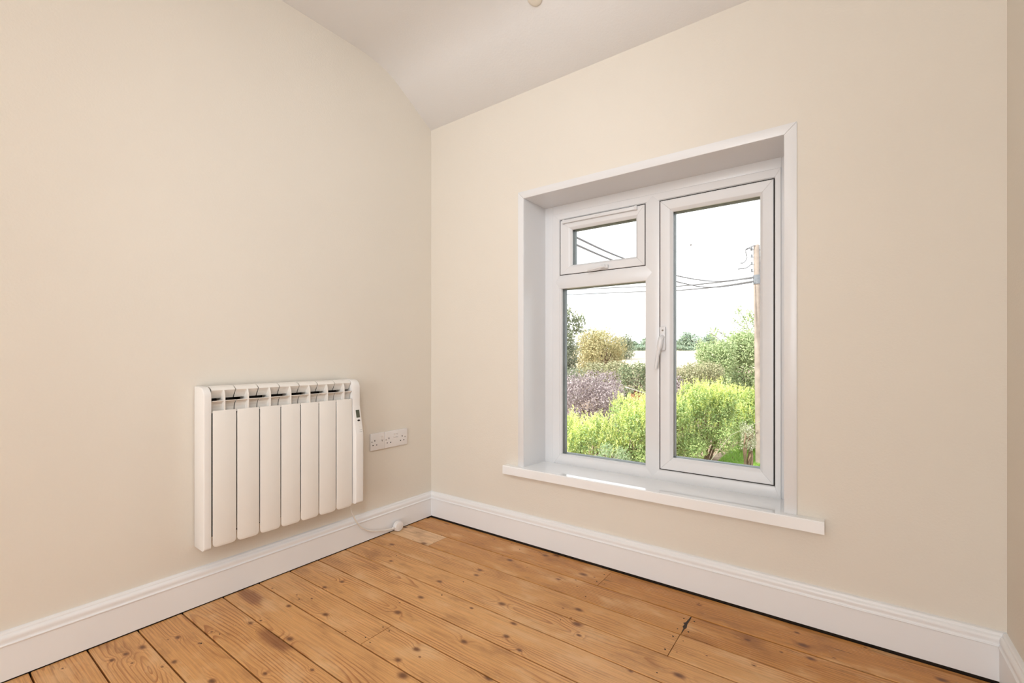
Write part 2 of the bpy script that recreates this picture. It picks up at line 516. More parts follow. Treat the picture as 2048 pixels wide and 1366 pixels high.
# ------------------------------------------------------------------ baseboards (moulded profile swept along the wall)
PROF = [(0.0, 0.004), (0.0185, 0.004), (0.0188, 0.1005), (0.0212, 0.1012), (0.0222, 0.1030), (0.0216, 0.1050), (0.0192, 0.1058),
        (0.0180, 0.1066), (0.0172, 0.1090), (0.0176, 0.1130), (0.0186, 0.1175), (0.0184, 0.1220), (0.0168, 0.1262), (0.0136, 0.1292),
        (0.0118, 0.1300), (0.0112, 0.1316), (0.0112, 0.1338), (0.0102, 0.1362), (0.0078, 0.1382), (0.0, 0.1390)]

def sweep(name, p0, p1, nrm, m0, m1, label):
    """m0/m1: +1 mitre for an inside corner at that end, 0 square"""
    bm = bmesh.new()
    p0 = Vector(p0); p1 = Vector(p1); nrm = Vector(nrm); d = (p1 - p0).normalized()
    A = []; B = []
    for o, z in PROF:
        A.append(bm.verts.new(p0 + nrm * o + d * (o * m0) + Vector((0, 0, z))))
        B.append(bm.verts.new(p1 + nrm * o - d * (o * m1) + Vector((0, 0, z))))
    n = len(PROF)
    for i in range(n):
        bm.faces.new([A[i], A[(i + 1) % n], B[(i + 1) % n], B[i]])
    bm.faces.new(A); bm.faces.new(B[::-1])
    return tag(obj(name, bm, M_SKIRT, smooth=True), label, kind='structure')
sweep('baseboard_left', (0, D, 0), (0, 0, 0), (1, 0, 0), 1, 1, 'tall white moulded skirting below the radiator')
sweep('baseboard_back', (0, 0, 0.0018), (W, 0, 0.0018), (0, -1, 0), 1, 1, 'tall white moulded skirting below the window')
sweep('baseboard_right', (W, D, 0), (W, 0, 0), (-1, 0, 0), 1, 1, 'white moulded skirting at the far right edge')
sweep('baseboard_front', (0, D, 0), (W, D, 0), (0, 1, 0), 1, 1, 'white skirting behind the camera')

# ------------------------------------------------------------------ floorboards
rows = [-0.0165, -0.050, -0.1795, -0.3105, -0.4440, -0.5685, -0.7075, -0.8370, -0.9635, -1.0966, -1.2287, -1.3553, -1.4815, -1.6064]
while rows[-1] > D + 0.02:
    rows.append(max(rows[-1] - 0.128, D))
joints = {1: [1.128], 2: [0.301, 1.489], 3: [1.488], 7: [0.681], 14: [1.489], 17: [0.68], 20: [1.128]}
KN = [(0.711, -0.202, 14), (0.6635, -0.3535, 13), (0.681, -0.397, 11), (0.595, -0.5255, 13), (0.902, -0.510, 14), (0.624, -0.654, 12),
      (0.633, -0.7735, 15), (0.828, -0.597, 7), (1.008, -0.584, 11), (1.031, -0.656, 11), (1.150, -0.377, 14), (1.187, -0.460, 17), (1.221, -0.512, 8),
      (0.938, -0.7585, 13), (0.843, -0.875, 13), (0.8365, -0.9407, 12), (0.901, -0.978, 17), (1.106, -0.841, 14), (1.105, -0.688, 10), (0.975, -0.226, 9),
      (1.541, -0.511, 15), (0.287, -0.521, 10), (0.147, -0.402, 14), (1.421, -0.5746, 8),
      (1.818, -0.141, 17), (1.843, -0.201, 12), (1.798, -0.075, 8), (1.492, -0.0906, 8), (2.15, -0.092, 14), (1.672, -0.213, 9),
      (0.471, -1.0805, 14), (0.168, -1.291, 10), (0.138, -1.417, 10), (0.140, -1.450, 9), (0.137, -1.376, 13), (0.278, -0.981, 10), (0.438, -0.933, 12),
      (0.2895, -1.0864, 5), (0.277, -1.1145, 10), (0.573, -1.208, 8), (0.670, -1.118, 7), (0.299, -1.342, 10), (0.297, -1.371, 6), (0.276, -0.761, 10),
      (0.260, -0.8265, 11), (0.483, -1.310, 12), (1.42, -0.80, 10), (1.75, -0.42, 9)]
TONE = {0: 0.85, 1: 0.75, 2: 0.62, 3: 0.30, 4: 0.18, 5: 0.12, 6: 0.14, 7: 0.12, 8: 0.20, 9: 0.22, 10: 0.30, 11: 0.22, 12: 0.35, 13: 0.3}
rng = random.Random(3)

def plank(x0, x1, ya, yb, tone, pale=0.0, stain=None, dz=0.0):
    g = 0.0023
    L = x1 - x0 - g; w = abs(yb - ya) - 2 * g
    bm = bmesh.new(); c = 0.0012; t = 0.021
    pr = [(-w / 2, -t), (w / 2, -t), (w / 2, -c), (w / 2 - c, 0), (-w / 2 + c, 0), (-w / 2, -c)]
    prism(bm, pr, 'x', -L / 2, L / 2)
    o = obj('floor_plank', bm, M_WOOD, None, origin=(0, 0, 0))
    org = Vector(((x0 + x1) / 2, (ya + yb) / 2, dz))
    o.parent = floor
    o.location = org - WORLD[floor.name]
    WORLD[o.name] = org
    o['tone'] = float(tone); o['pale'] = float(pale)
    o['stain'] = [float(v) for v in (stain if stain else (50.0, 0.1, 50.0))]
    ks = [(k[0] - org.x, k[1] - org.y, k[2] / 1000 * 0.62) for k in KN if x0 < k[0] < x1 and yb < k[1] < ya]
    if not ks:
        ks = [(rng.uniform(-L / 2, L / 2), rng.uniform(-w / 2, w / 2), rng.uniform(0.006, 0.011)) for _ in range(2)]
    ks += [(rng.uniform(-L / 2, L / 2), rng.uniform(-w / 2, w / 2), rng.uniform(0.0015, 0.0032)) for _ in range(6)]
    for i in range(6):
        o['knot_%d' % i] = [float(v) for v in ks[i]]
    return o

for i in range(len(rows) - 1):
    xs = [0.0165] + joints.get(i, []) + [W - 0.0165]
    for j in range(len(xs) - 1):
        tone = TONE.get(i, 0.25) * 0.85 + rng.uniform(-0.10, 0.14)
        pale = 0.0; stain = None; dz = rng.uniform(-0.0006, 0.0004)
        if i == 2 and j == 0: pale, tone = 1.0, 0.0
        if i == 2 and j == 2: tone = 0.72
        if i == 3 and j == 1: tone = 0.10
        if i == 1 and j == 1: tone = 0.85
        if i == 0: dz = -0.004
        if i == 8: stain = (0.10 - (xs[j] + xs[j + 1]) / 2, 0.11, -1.030 + 1.030)
        if i == 9: stain = (0.43 - (xs[j] + xs[j + 1]) / 2, 0.10, 0.055)
        plank(xs[j], xs[j + 1], rows[i], rows[i + 1], tone, pale, stain, dz)

bm = bmesh.new()
box(bm, 0.0, W, -0.006, -0.0004, -0.022, 0.0054); box(bm, 0.0004, 0.006, D, -0.006, -0.022, 0.0036); box(bm, W - 0.006, W - 0.0004, D, -0.006, -0.022, 0.0036)
obj('edge_gap_shade', bm, M_SUBFLOOR, floor)  # strips coloured dark as shade under the skirtings, covering the wall foot

# nail heads along the joists (too small to tell apart: one joined part)
bm = bmesh.new()
for i in range(1, len(rows) - 1):
    for jx in (0.26, 0.681, 1.128, 1.489, 1.92):
        for fy in (0.22, 0.78):
            ends = [jx + rng.uniform(-0.006, 0.006)]
            if jx in joints.get(i, []) or any(abs(jx - q) < 0.01 for q in joints.get(i, [])): ends = [jx - 0.017, jx + 0.017]
            elif rng.random() < 0.72: continue
            for ex in ends:
                y = rows[i] + (rows[i + 1] - rows[i]) * (fy + rng.uniform(-0.04, 0.04))
                r_ = rng.uniform(0.0014, 0.0024)
                t = bmesh.new()
                vs = [t.verts.new((ex + r_ * 1.3 * math.cos(a * PI / 4), y + r_ * math.sin(a * PI / 4), 0.0006)) for a in range(8)]
                vb = [t.verts.new((v.co.x, v.co.y, -0.003)) for v in vs]
                t.faces.new(vs)
                for a in range(8): t.faces.new([vs[a], vb[a], vb[(a + 1) % 8], vs[(a + 1) % 8]])
                join(bm, t)
tag(obj('nail_heads', bm, M_NAIL, floor), kind='stuff')
# broken, blackened end of the third board at its joint
bm = bmesh.new()
pts = [(1.4893, -0.186), (1.4868, -0.205), (1.4838, -0.232), (1.4780, -0.240), (1.4842, -0.247), (1.4820, -0.262), (1.4872, -0.272), (1.4880, -0.295), (1.4905, -0.296), (1.4912, -0.272), (1.4950, -0.262), (1.4915, -0.24), (1.4918, -0.19)]
prism(bm, pts, 'z', -0.004, 0.0007)
obj('split_board_end', bm, M_NAIL, floor)

# ------------------------------------------------------------------ the window
win = tag(empty('window_1', ((WX0 + WX1) / 2, 0.1, 0.36)), 'white casement window in a deep reveal with a gloss sill', kind='structure')

def ring(bm, outer, inner, prof, hair=0.0003, mi=0):
    """four mitred bars between two rectangles (x0,x1,z0,z1); prof = (t from outer to inner, y)"""
    def corner(k, t):
        ox = outer[0] if k in (0, 3) else outer[1]; oz = outer[2] if k in (0, 1) else outer[3]
        ix = inner[0] if k in (0, 3) else inner[1]; iz = inner[2] if k in (0, 1) else inner[3]
        return ox + (ix - ox) * t, oz + (iz - oz) * t
    for k in range(4):
        A = []; B = []
        for t, y in prof:
            a = corner(k, t); b_ = corner((k + 1) % 4, t)
            d = Vector((b_[0] - a[0], b_[1] - a[1])).normalized() * hair
            A.append(bm.verts.new((a[0] + d.x, y, a[1] + d.y)))
            B.append(bm.verts.new((b_[0] - d.x, y, b_[1] - d.y)))
        for i in range(len(prof) - 1):
            f = bm.faces.new([A[i], B[i], B[i + 1], A[i + 1]]); f.material_index = mi
        f = bm.faces.new([A[-1], B[-1], B[0], A[0]]); f.material_index = mi
        bm.faces.new(A); bm.faces.new(B[::-1])

YB = 0.262
# outer packing strip between reveal and frame (left, top, right)
bm = bmesh.new()
box(bm, WX0, 0.697, YF + 0.004, YB, 0.352, WZ1, 0.0015)
tag(obj('frame_packer', bm, M_UPVC, win, True))
bm = bmesh.new(); box(bm, 0.697, 1.7262, YF + 0.004, YB, 1.648, WZ1, 0.0015)
obj('frame_packer', bm, M_UPVC, win, True)
bm = bmesh.new(); box(bm, 1.7262, WX1, YF + 0.004, YB, 0.352, WZ1, 0.0015)
obj('frame_packer', bm, M_UPVC, win, True)
# main frame
fprof = [(0, YB), (0, YF + 0.002), (0.05, YF), (0.86, YF), (0.93, YF + 0.003), (1.0, YF + 0.006), (1.0, YB)]
bm = bmesh.new()
ring(bm, (0.697, 1.7262, 0.352, 1.648), (0.7415, 1.7035, 0.4085, 1.6115), fprof)
obj('main_frame', bm, M_UPVC, win, True)
# mullion with its V-welded foot and head; transom with a pointed end
bm = bmesh.new()
mx0, mx1 = 1.1905, 1.2538; mc = (mx0 + mx1) / 2
prism(bm, [(mx0, 0.409), (mc, 0.372), (mx1, 0.409), (mx1, 1.611), (mc, 1.640), (mx0, 1.611)], 'y', YF - 0.0002, YB, 0.0006)
obj('mullion', bm, M_UPVC, win, True)
bm = bmesh.new()
prism(bm, [(0.715, 1.2957), (0.7405, 1.2600), (mx0, 1.2600), (mx0 + 0.030, 1.2950), (mx0, 1.3275), (0.7405, 1.3275)], 'y', YF - 0.0004, YB, 0.0006)
obj('transom', bm, M_UPVC, win, True)

YG = 0.226            # inner glass face
def pane(parent, x0, x1, z0, z1, yb=YG):
    bm = bmesh.new(); box(bm, x0 - 0.004, x1 + 0.004, yb, yb + 0.004, z0 - 0.004, z1 + 0.004)
    obj('glass_pane', bm, M_GLASS, parent)
def gasket(parent, x0, x1, z0, z1, ya, yb=YG + 0.024):
    bm = bmesh.new()
    ring(bm, (x0 - 0.012, x1 + 0.012, z0 - 0.012, z1 + 0.012), (x0, x1, z0, z1), [(0.7, ya), (1.0, ya), (1.0, yb), (0.7, yb)], 0.0)
    obj('glazing_gasket', bm, M_GASKET, parent)

# fixed lower-left light: bead, spacer, glass
lx0, lx1, lz0, lz1 = 0.7506, 1.188, 0.4135, 1.2585
bm = bmesh.new()
ring(bm, (0.7405, 1.1915, 0.4065, 1.2615), (lx0, lx1, lz0, lz1), [(0, YB), (0, YF + 0.003), (0.5, YF + 0.003), (1.0, YF + 0.010), (1.0, YF + 0.012), (0.4, YF + 0.012)])
obj('glazing_bead', bm, M_UPVC, win, True)
gasket(win, lx0, lx1, lz0, lz1, YF + 0.012)
pane(win, lx0, lx1, lz0, lz1)

def sash(name, o, i, label=None):
    """opening leaf: dark rebate seal, mitred frame, gasket, pane"""
    ys = YF - 0.003
    bm = bmesh.new()
    w = [abs(o[k] - i[k]) for k in range(4)]
    ring(bm, o, i, [(0, YF + 0.02), (0, ys + 0.002), (0.035, ys), (0.74, ys), (0.80, ys + 0.002), (1.0, ys + 0.013), (1.0, ys + 0.020), (0.5, YB - 0.01), (0, YB - 0.01)], 0.00035)
    s = obj(name, bm, M_UPVC, win, True)
    bm = bmesh.new(); e = 0.0040
    ring(bm, (o[0] - e, o[1] + e, o[2] - e, o[3] + e), (o[0] + 0.004, o[1] - 0.004, o[2] + 0.004, o[3] - 0.004), [(0, YF + 0.0012), (1, YF + 0.0012), (1, YF + 0.012), (0, YF + 0.012)], 0.0)
    obj('rebate_seal', bm, M_DARK, s)
    gasket(s, i[0], i[1], i[2], i[3], ys + 0.018)
    pane(s, *i)
    return s
vent = sash('top_hung_sash', (0.7450, 1.1870, 1.3310, 1.6075), (0.8085, 1.1430, 1.3765, 1.5555))
case = sash('casement_sash', (1.2582, 1.7010, 0.4120, 1.6072), (1.3118, 1.6530, 0.4655, 1.5545))

# trickle vent along the head of the top sash
bm = bmesh.new()
box(bm, 0.768, 1.150, YF - 0.016, YF - 0.0025, 1.5885, 1.6055, 0.003, 2)
box(bm, 0.763, 0.776, YF - 0.018, YF - 0.0025, 1.5870, 1.6065, 0.002, 1); box(bm, 1.142, 1.155, YF - 0.018, YF - 0.0025, 1.5870, 1.6065, 0.002, 1)
box(bm, 0.945, 0.970, YF - 0.0185, YF - 0.015, 1.5950, 1.6020, 0.001, 1)
obj('trickle_vent', bm, M_UPVC, vent, True)
# fastener on the bottom rail of the top sash
bm = bmesh.new()
box(bm, 0.975, 1.012, YF - 0.020, YF - 0.0025, 1.3350, 1.3530, 0.002, 1)
tube(bm, [(1.000, YF - 0.020, 1.344), (0.985, YF - 0.034, 1.340), (0.930, YF - 0.036, 1.333), (0.915, YF - 0.034, 1.333)], [0.006, 0.006, 0.0055, 0.005], 8)
fh = obj('sash_fastener', bm, M_UPVC, vent, True)
bm = bmesh.new(); lathe(bm, [(0.0045, 0), (0.0045, 0.002)], (0.998, YF - 0.020, 1.346), (0, -1, 0), 10)
obj('key_barrel', bm, M_KEY, vent)
# lever handle of the casement
bm = bmesh.new()
box(bm, 1.2610, 1.2850, YF - 0.019, YF - 0.0025, 0.940, 1.046, 0.004, 2)
obj('handle_plate', bm, M_UPVC, case, True)
bm = bmesh.new()
pth = smooth_path([(1.2725, YF - 0.018, 1.000), (1.2715, YF - 0.036, 0.990), (1.2690, YF - 0.042, 0.962), (1.2590, YF - 0.040, 0.915), (1.2500, YF - 0.038, 0.860)], 5)
tube(bm, pth, [0.0105] * 6 + [0.0115] * 6 + [0.0085 - 0.0015 * k / 9 for k in range(9)], 10)
obj('handle_lever', bm, M_UPVC, case, True)
bm = bmesh.new(); lathe(bm, [(0.0042, 0), (0.0042, 0.002)], (1.2745, YF - 0.019, 1.029), (0, -1, 0), 10)
obj('key_barrel', bm, M_KEY, case)
bm = bmesh.new(); lathe(bm, [(0.001, -0.0006), (0.0036, -0.0003), (0.003, 0.0004)], (1.381, YG - 0.001, 1.402), (0, -1, 0), 7)
obj('dirt_speck', bm, M_KEY, case)

# reveal linings, casing, sill
bm = bmesh.new(); box(bm, WX0, WX0 + 0.0015, -0.001, YF + 0.004, 0.352, WZ1); obj('reveal_lining', bm, M_UPVC, win)
bm = bmesh.new(); box(bm, WX1 - 0.0015, WX1, -0.001, YF + 0.004, 0.352, WZ1); obj('reveal_lining', bm, M_UPVC, win)
bm = bmesh.new(); box(bm, WX0 + 0.0015, WX1 - 0.0015, -0.001, YF + 0.004, WZ1 - 0.0015, WZ1); obj('reveal_lining', bm, M_UPVC, win)
cw = 0.034; cy0 = -0.0055
ox0, ox1, oz1 = 0.6165, 1.7930, 1.7245; ix0, ix1, iz1 = WX0 + 0.0005, WX1 - 0.0005, WZ1 - 0.001; cb = 0.366
for pts in ([(ox0, cb), (ix0, cb), (ix0, iz1 - 0.0003), (ox0, oz1 - 0.0003)],
            [(ox0 + 0.0003, oz1), (ix0 + 0.0003, iz1), (ix1 - 0.0003, iz1), (ox1 - 0.0003, oz1)],
            [(ox1, cb), (ix1, cb), (ix1, iz1 - 0.0003), (ox1, oz1 - 0.0003)]):
    bm = bmesh.new(); prism(bm, pts, 'y', cy0, 0.0, 0.0012, 2); obj('casing', bm, M_UPVC, win, True)
bm = bmesh.new()
prism(bm, [(0.0, 0.3290), (0.0, 0.3690), (YF + 0.01, 0.3600), (YF + 0.01, 0.3290)], 'x', WX0 + 0.0005, WX1 - 0.0005)
prism(bm, [(-0.038, 0.3290), (-0.038, 0.3665), (-0.0345, 0.3700), (0.0, 0.3690), (0.0, 0.3290)], 'x', 0.545, 1.8720)
obj('window_sill', bm, M_SILL, win, False)

# ------------------------------------------------------------------ electric radiator on the left wall
rad = tag(empty('electric_radiator', (0.0, -0.85, 0.222)), 'white seven section electric radiator mounted on the left wall above the skirting', 'radiator')
ZB, ZT = 0.2255, 0.8065
def arc(cx, cz, r, a0, a1, n=7):
    return [(cx + r * math.cos(math.radians(a0 + (a1 - a0) * k / n)), cz + r * math.sin(math.radians(a0 + (a1 - a0) * k / n))) for k in range(n + 1)]
# back body and brackets
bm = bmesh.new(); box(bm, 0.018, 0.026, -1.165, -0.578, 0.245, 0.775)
obj('back_plate', bm, M_DARK, rad)  # near-black in place of the shade deep between the sections
for by in (-1.02, -0.72):
    bm = bmesh.new(); box(bm, 0.0, 0.02, by - 0.02, by + 0.02, 0.40, 0.46, 0.002, 1); obj('wall_bracket', bm, M_RADCOVER, rad)
# left end cover
side = [(0.004, ZB - 0.006), (0.078, ZB - 0.006)] + arc(0.078, ZB + 0.006, 0.012, -90, 0, 4) + arc(0.052, ZT - 0.040, 0.038, 0, 80, 8) + [(0.004, ZT)]
bm = bmesh.new(); prism(bm, side, 'y', -1.1875, -1.1625, 0.003, 3)
obj('end_cover', bm, M_RADCOVER, rad, True)
# seven sections
y0s = -1.1608; pitch = (0.5825 + y0s) / -7.0 * -1.0
pitch = (1.1608 - 0.5830) / 7
GAP = 0.0036
def section(y0, y1):
    yc = (y0 + y1) / 2
    bm = bmesh.new()
    # narrow oil-filled core with the webs that reach the front plate and the outlet grille
    box(bm, 0.026, 0.066, yc - 0.017, yc + 0.017, 0.250, 0.700, 0.003, 1)
    box(bm, 0.026, 0.0795, yc - 0.004, yc + 0.004, 0.262, 0.700)
    box(bm, 0.026, 0.0700, yc - 0.0024, yc + 0.0024, 0.700, 0.795)
    s = obj('heating_section', bm, M_RAD, rad)
    bm = bmesh.new()
    prism(bm, [(0.0795, 0.7905), (0.0705, 0.7790), (0.0600, 0.7615), (0.0585, 0.7627), (0.0690, 0.7800), (0.0775, 0.7925)], 'y', y0 + GAP / 2, y1 - GAP / 2)
    obj('upper_deflector', bm, M_RAD, s)
    bm = bmesh.new()
    prism(bm, [(0.0888, 0.7522), (0.0790, 0.7480), (0.0720, 0.7400), (0.0675, 0.7280), (0.0655, 0.7080), (0.0630, 0.7080), (0.0645, 0.7290), (0.0695, 0.7420), (0.0770, 0.7505), (0.0800, 0.7535), (0.0888, 0.7545)], 'y', y0 + GAP / 2, y1 - GAP / 2)
    obj('lower_deflector', bm, M_RAD, s)
    # front plate, rounded at the foot and down its edges
    a, b_ = y0 + GAP / 2, y1 - GAP / 2
    r = 0.015
    pts = [(a, 0.7185), (a, ZB + r)] + [(a + r - r * math.cos(t * PI / 10), ZB + r - r * math.sin(t * PI / 10)) for t in range(1, 5)] + [(a + r, ZB), (b_ - r, ZB)] + \
          [(b_ - r + r * math.sin(t * PI / 10), ZB + r - r * math.cos(t * PI / 10)) for t in range(1, 5)] + [(b_, ZB + r), (b_, 0.7185)]
    bm = bmesh.new(); prism(bm, pts, 'x', 0.0868, 0.090, 0.0011, 2); obj('front_plate', bm, M_RAD, s, True)
    # curved top cap
    out = arc(0.050, ZT - 0.0405, 0.0395, 40, 88, 8) + [(0.016, ZT - 0.0010)]
    inn = [(0.016, ZT - 0.0028)] + arc(0.050, ZT - 0.0405, 0.0377, 88, 40, 8)
    bm = bmesh.new(); prism(bm, out + inn, 'y', a, b_); obj('top_cap', bm, M_RAD, s, True)
    # central upright fin of the outlet grille
    fin = [(0.060, 0.716), (0.0885, 0.716), (0.0890, 0.752)] + arc(0.050, ZT - 0.0405, 0.0385, 0, 52, 5) + [(0.060, 0.790)]
    bm = bmesh.new(); prism(bm, fin, 'y', yc - 0.0026, yc + 0.0026, 0.0006, 1); obj('grille_fin', bm, M_RAD, s)
    return s
for k in range(7):
    section(y0s + pitch * k, y0s + pitch * (k + 1))
# right-hand control housing: flush at the top, swelling forward below the display
ya, yb = -0.5815, -0.5425
prof = [(0.004, 0.236), (0.106, 0.236)] + arc(0.106, 0.246, 0.010, -90, 0, 4) + [(0.1170, 0.548), (0.1165, 0.556), (0.0930, 0.672), (0.0905, 0.684)] + arc(0.052, ZT - 0.0395, 0.0385, 0, 80, 8) + [(0.004, ZT + 0.001)]
bm = bmesh.new(); prism(bm, prof, 'y', ya, yb, 0.0022, 2)
ctl = obj('control_housing', bm, M_RADCOVER, rad, True)
def on_slope(z):
    return 0.1165 + (0.0930 - 0.1165) * (z - 0.556) / (0.672 - 0.556)
def slope_patch(name, y0, y1, z0, z1, mat, proud=0.0006):
    bm = bmesh.new()
    pts = [(on_slope(z0) - 0.002, z0), (on_slope(z0) + proud, z0), (on_slope(z1) + proud, z1), (on_slope(z1) - 0.002, z1)]
    prism(bm, pts, 'y', y0, y1); return obj(name, bm, mat, ctl)
slope_patch('lcd_screen', -0.5690, -0.5500, 0.6300, 0.6650, M_LCD)
bm = bmesh.new()
xc = on_slope(0.6170)
lathe(bm, [(0.0042, -0.002), (0.0042, 0.0008)], (xc, -0.5590, 0.6170), (1, 0, 0.20), 16, 1.75, 1.0)
obj('sensor_window', bm, M_HOLE, ctl)
for zz, ww in ((0.6005, 0.008), (0.5900, 0.005), (0.5830, 0.005)):
    slope_patch('control_button', -0.5590 - ww / 2 + 0.002, -0.5590 + ww / 2 + 0.002, zz - 0.0018, zz + 0.0018, M_RAD, 0.0009)
for zz, y0, y1 in ((0.5735, -0.560, -0.548), (0.5655, -0.562, -0.548)):
    slope_patch('grey_print', y0, y1, zz - 0.0011, zz + 0.0011, M_LABELGREY, 0.0003)
# flex to the plug resting against the skirting
bm = bmesh.new()
cp = smooth_path([(0.045, -0.5660, 0.240), (0.043, -0.5640, 0.2150), (0.041, -0.5560, 0.1900), (0.0385, -0.5470, 0.1680), (0.0345, -0.5210, 0.1180), (0.031, -0.4880, 0.0800), (0.031, -0.4400, 0.0500),
                  (0.034, -0.3800, 0.0340), (0.042, -0.3250, 0.0270), (0.044, -0.3020, 0.0260)], 6)
tube(bm, cp, 0.0034, 8)
obj('power_cable', bm, M_CABLE, rad, True)
bm = bmesh.new()
prof = [(0.004, 0.0), (0.0235, 0.0), (0.0265, 0.003), (0.0268, 0.016), (0.0235, 0.0225), (0.0150, 0.0250), (0.003, 0.0255)]
lathe(bm, prof, (0.0285, -0.2730, 0.0270), (1, 0, 0), 26, 1.06, 0.98)
plug = obj('mains_plug', bm, M_PLASTIC, rad, True)
bm = bmesh.new(); lathe(bm, [(0.0055, 0.0), (0.0065, 0.003), (0.0065, 0.013), (0.0045, 0.016)], (0.0420, -0.2985, 0.0262), (0, -1, 0), 10); obj('cord_grip', bm, M_PLASTIC, plug, True)
bm = bmesh.new(); box(bm, 0.0265, 0.0290, -0.2770, -0.2690, 0.034, 0.039); obj('plug_pin', bm, M_SCREW, plug)

# ------------------------------------------------------------------ wall sockets
def socket(y0, y1, z0, z1, outlets, switches, screws, label):
    t = tag(empty('wall_socket', (0, (y0 + y1) / 2, z0)), label, 'socket', None)
    bm = bmesh.new(); box(bm, 0.0, 0.0095, y0, y1, z0, z1, 0.0030, 3); obj('face_plate', bm, M_PLASTIC, t, True)
    for yc, zc in outlets:
        for dy, dz, w, h in ((0, 0.0115, 0.0040, 0.0080), (-0.0110, -0.0110, 0.0062, 0.0045), (0.0110, -0.0110, 0.0062, 0.0045)):
            bm = bmesh.new(); box(bm, 0.0050, 0.0099, yc + dy - w / 2, yc + dy + w / 2, zc + dz - h / 2, zc + dz + h / 2)
            obj('pin_slot', bm, M_HOLE, t)
    for yc, zc in switches:
        bm = bmesh.new()
        prism(bm, [(0.006, zc - 0.010), (0.0115, zc - 0.010), (0.0095, zc + 0.001), (0.0130, zc + 0.010), (0.006, zc + 0.010)], 'y', yc - 0.0058, yc + 0.0058, 0.0008, 1)
        sw = obj('rocker_switch', bm, M_PLASTIC, t, True)
        bm = bmesh.new(); box(bm, 0.006, 0.0102, yc - 0.0066, yc + 0.0066, zc - 0.0118, zc - 0.0100); obj('switch_recess', bm, M_SCREW, sw)
    for yc, zc in screws:
        bm = bmesh.new(); lathe(bm, [(0.0036, -0.003), (0.0036, 0.0004), (0.0030, 0.0006)], (0.0095, yc, zc), (1, 0, 0), 10); obj('screw_head', bm, M_SCREW, t, True)
    return t
sg = 'switched sockets beside the radiator'
socket(-0.4215, -0.3345, 0.4375, 0.5235, [(-0.3970, 0.4755)], [(-0.3525, 0.4960)], [(-0.4145, 0.4825), (-0.3515, 0.4805)],
       'white single switched wall socket next to the radiator')
socket(-0.3335, -0.1835, 0.4375, 0.5235, [(-0.3088, 0.4755), (-0.2208, 0.4755)], [(-0.2720, 0.4980), (-0.2565, 0.4980)], [(-0.3270, 0.4815), (-0.2015, 0.4810)],
       'white double switched wall socket nearest the room corner')

# small round fitting on the sloped ceiling, just inside the top edge of the view
nrm = Vector((0, -0.526, -0.850)).normalized()
fc = Vector((0.8990, -0.2850, 2.212 + 0.2850 * 0.619)) 
fit = tag(empty('ceiling_fitting', fc), 'small round cream fitting on the sloped ceiling at the top edge', 'ceiling fitting')
bm = bmesh.new(); lathe(bm, [(0.034, -0.004), (0.034, 0.004), (0.031, 0.008), (0.024, 0.010)], fc, nrm, 28); obj('rim', bm, M_FITTING, fit, True)
bm = bmesh.new(); lathe(bm, [(0.0235, 0.006), (0.0235, 0.0112), (0.006, 0.0135)], fc, nrm, 24); obj('centre_disc', bm, M_FITTING, fit, True)

# ------------------------------------------------------------------ outdoors: the land
GZ = -2.70
def land(dd):
    if dd < 34: return GZ
    ks = [(34, GZ), (52, -1.6), (80, -0.20), (120, 1.05), (200, 3.10), (330, 5.2), (600, 7.5)]
    for (a, za), (b_, zb) in zip(ks, ks[1:]):
        if dd <= b_:
            t = (dd - a) / (b_ - a); return za + (zb - za) * t
    return 7.5
def strip(name, d_list, half, mat, label, lift=0.0):
    bm = bmesh.new(); rowsv = []
    for dd in d_list:
        z = land(dd) + lift
        rw = []
        for k in range(9):
            l_ = (-1 + 2 * k / 8) * half(dd)
            rw.append(bm.verts.new((CX + FWD[0] * dd + RGT[0] * l_, CY + FWD[1] * dd + RGT[1] * l_, z)))
        rowsv.append(rw)
    for a, b_ in zip(rowsv, rowsv[1:]):
        for k in range(8): bm.faces.new([a[k], a[k + 1], b_[k + 1], b_[k]])
    return tag(obj(name, bm, mat), label, kind='structure')
strip('ground', [3.2, 8, 14, 20, 28, 34, 44, 52, 66], lambda d_: 12 + d_ * 1.2, M_SOIL, 'garden soil below the window')
strip('field', [64, 80, 100, 120, 160, 200, 260, 330, 450, 600], lambda d_: d_ * 1.6, M_FIELD, 'pale stubble field rising beyond the garden')

def grass_patch(name, cpt, hx, hy, n, seed):
    r_ = np.random.default_rng(seed)
    p = np.column_stack([r_.uniform(-hx, hx, n), r_.uniform(-hy, hy, n), np.zeros(n)])
    a = r_.uniform(0, 2 * PI, n); h = r_.uniform(0.05, 0.12, n); w = r_.uniform(0.006, 0.012, n)
    t = np.column_stack([np.cos(a), np.sin(a), np.zeros(n)]); lean = np.column_stack([r_.normal(0, .03, n), r_.normal(0, .03, n), h])
    V = np.empty((n, 3, 3)); V[:, 0] = p - t * w[:, None]; V[:, 1] = p + t * w[:, None]; V[:, 2] = p + lean
    me = bpy.data.meshes.new(name)
    me.from_pydata(V.reshape(-1, 3).tolist(), [], np.arange(n * 3).reshape(-1, 3).tolist())
    me.materials.append(M_GRASS)
    return link(name, me, None, cpt)
gp = at(1560, 900, 15.5); gp.z = GZ
tag(grass_patch('lawn_grass', gp, 1.7, 3.2, 30000, 5), 'bright green lawn at the foot of the hedge', 'grass', None, 'stuff')

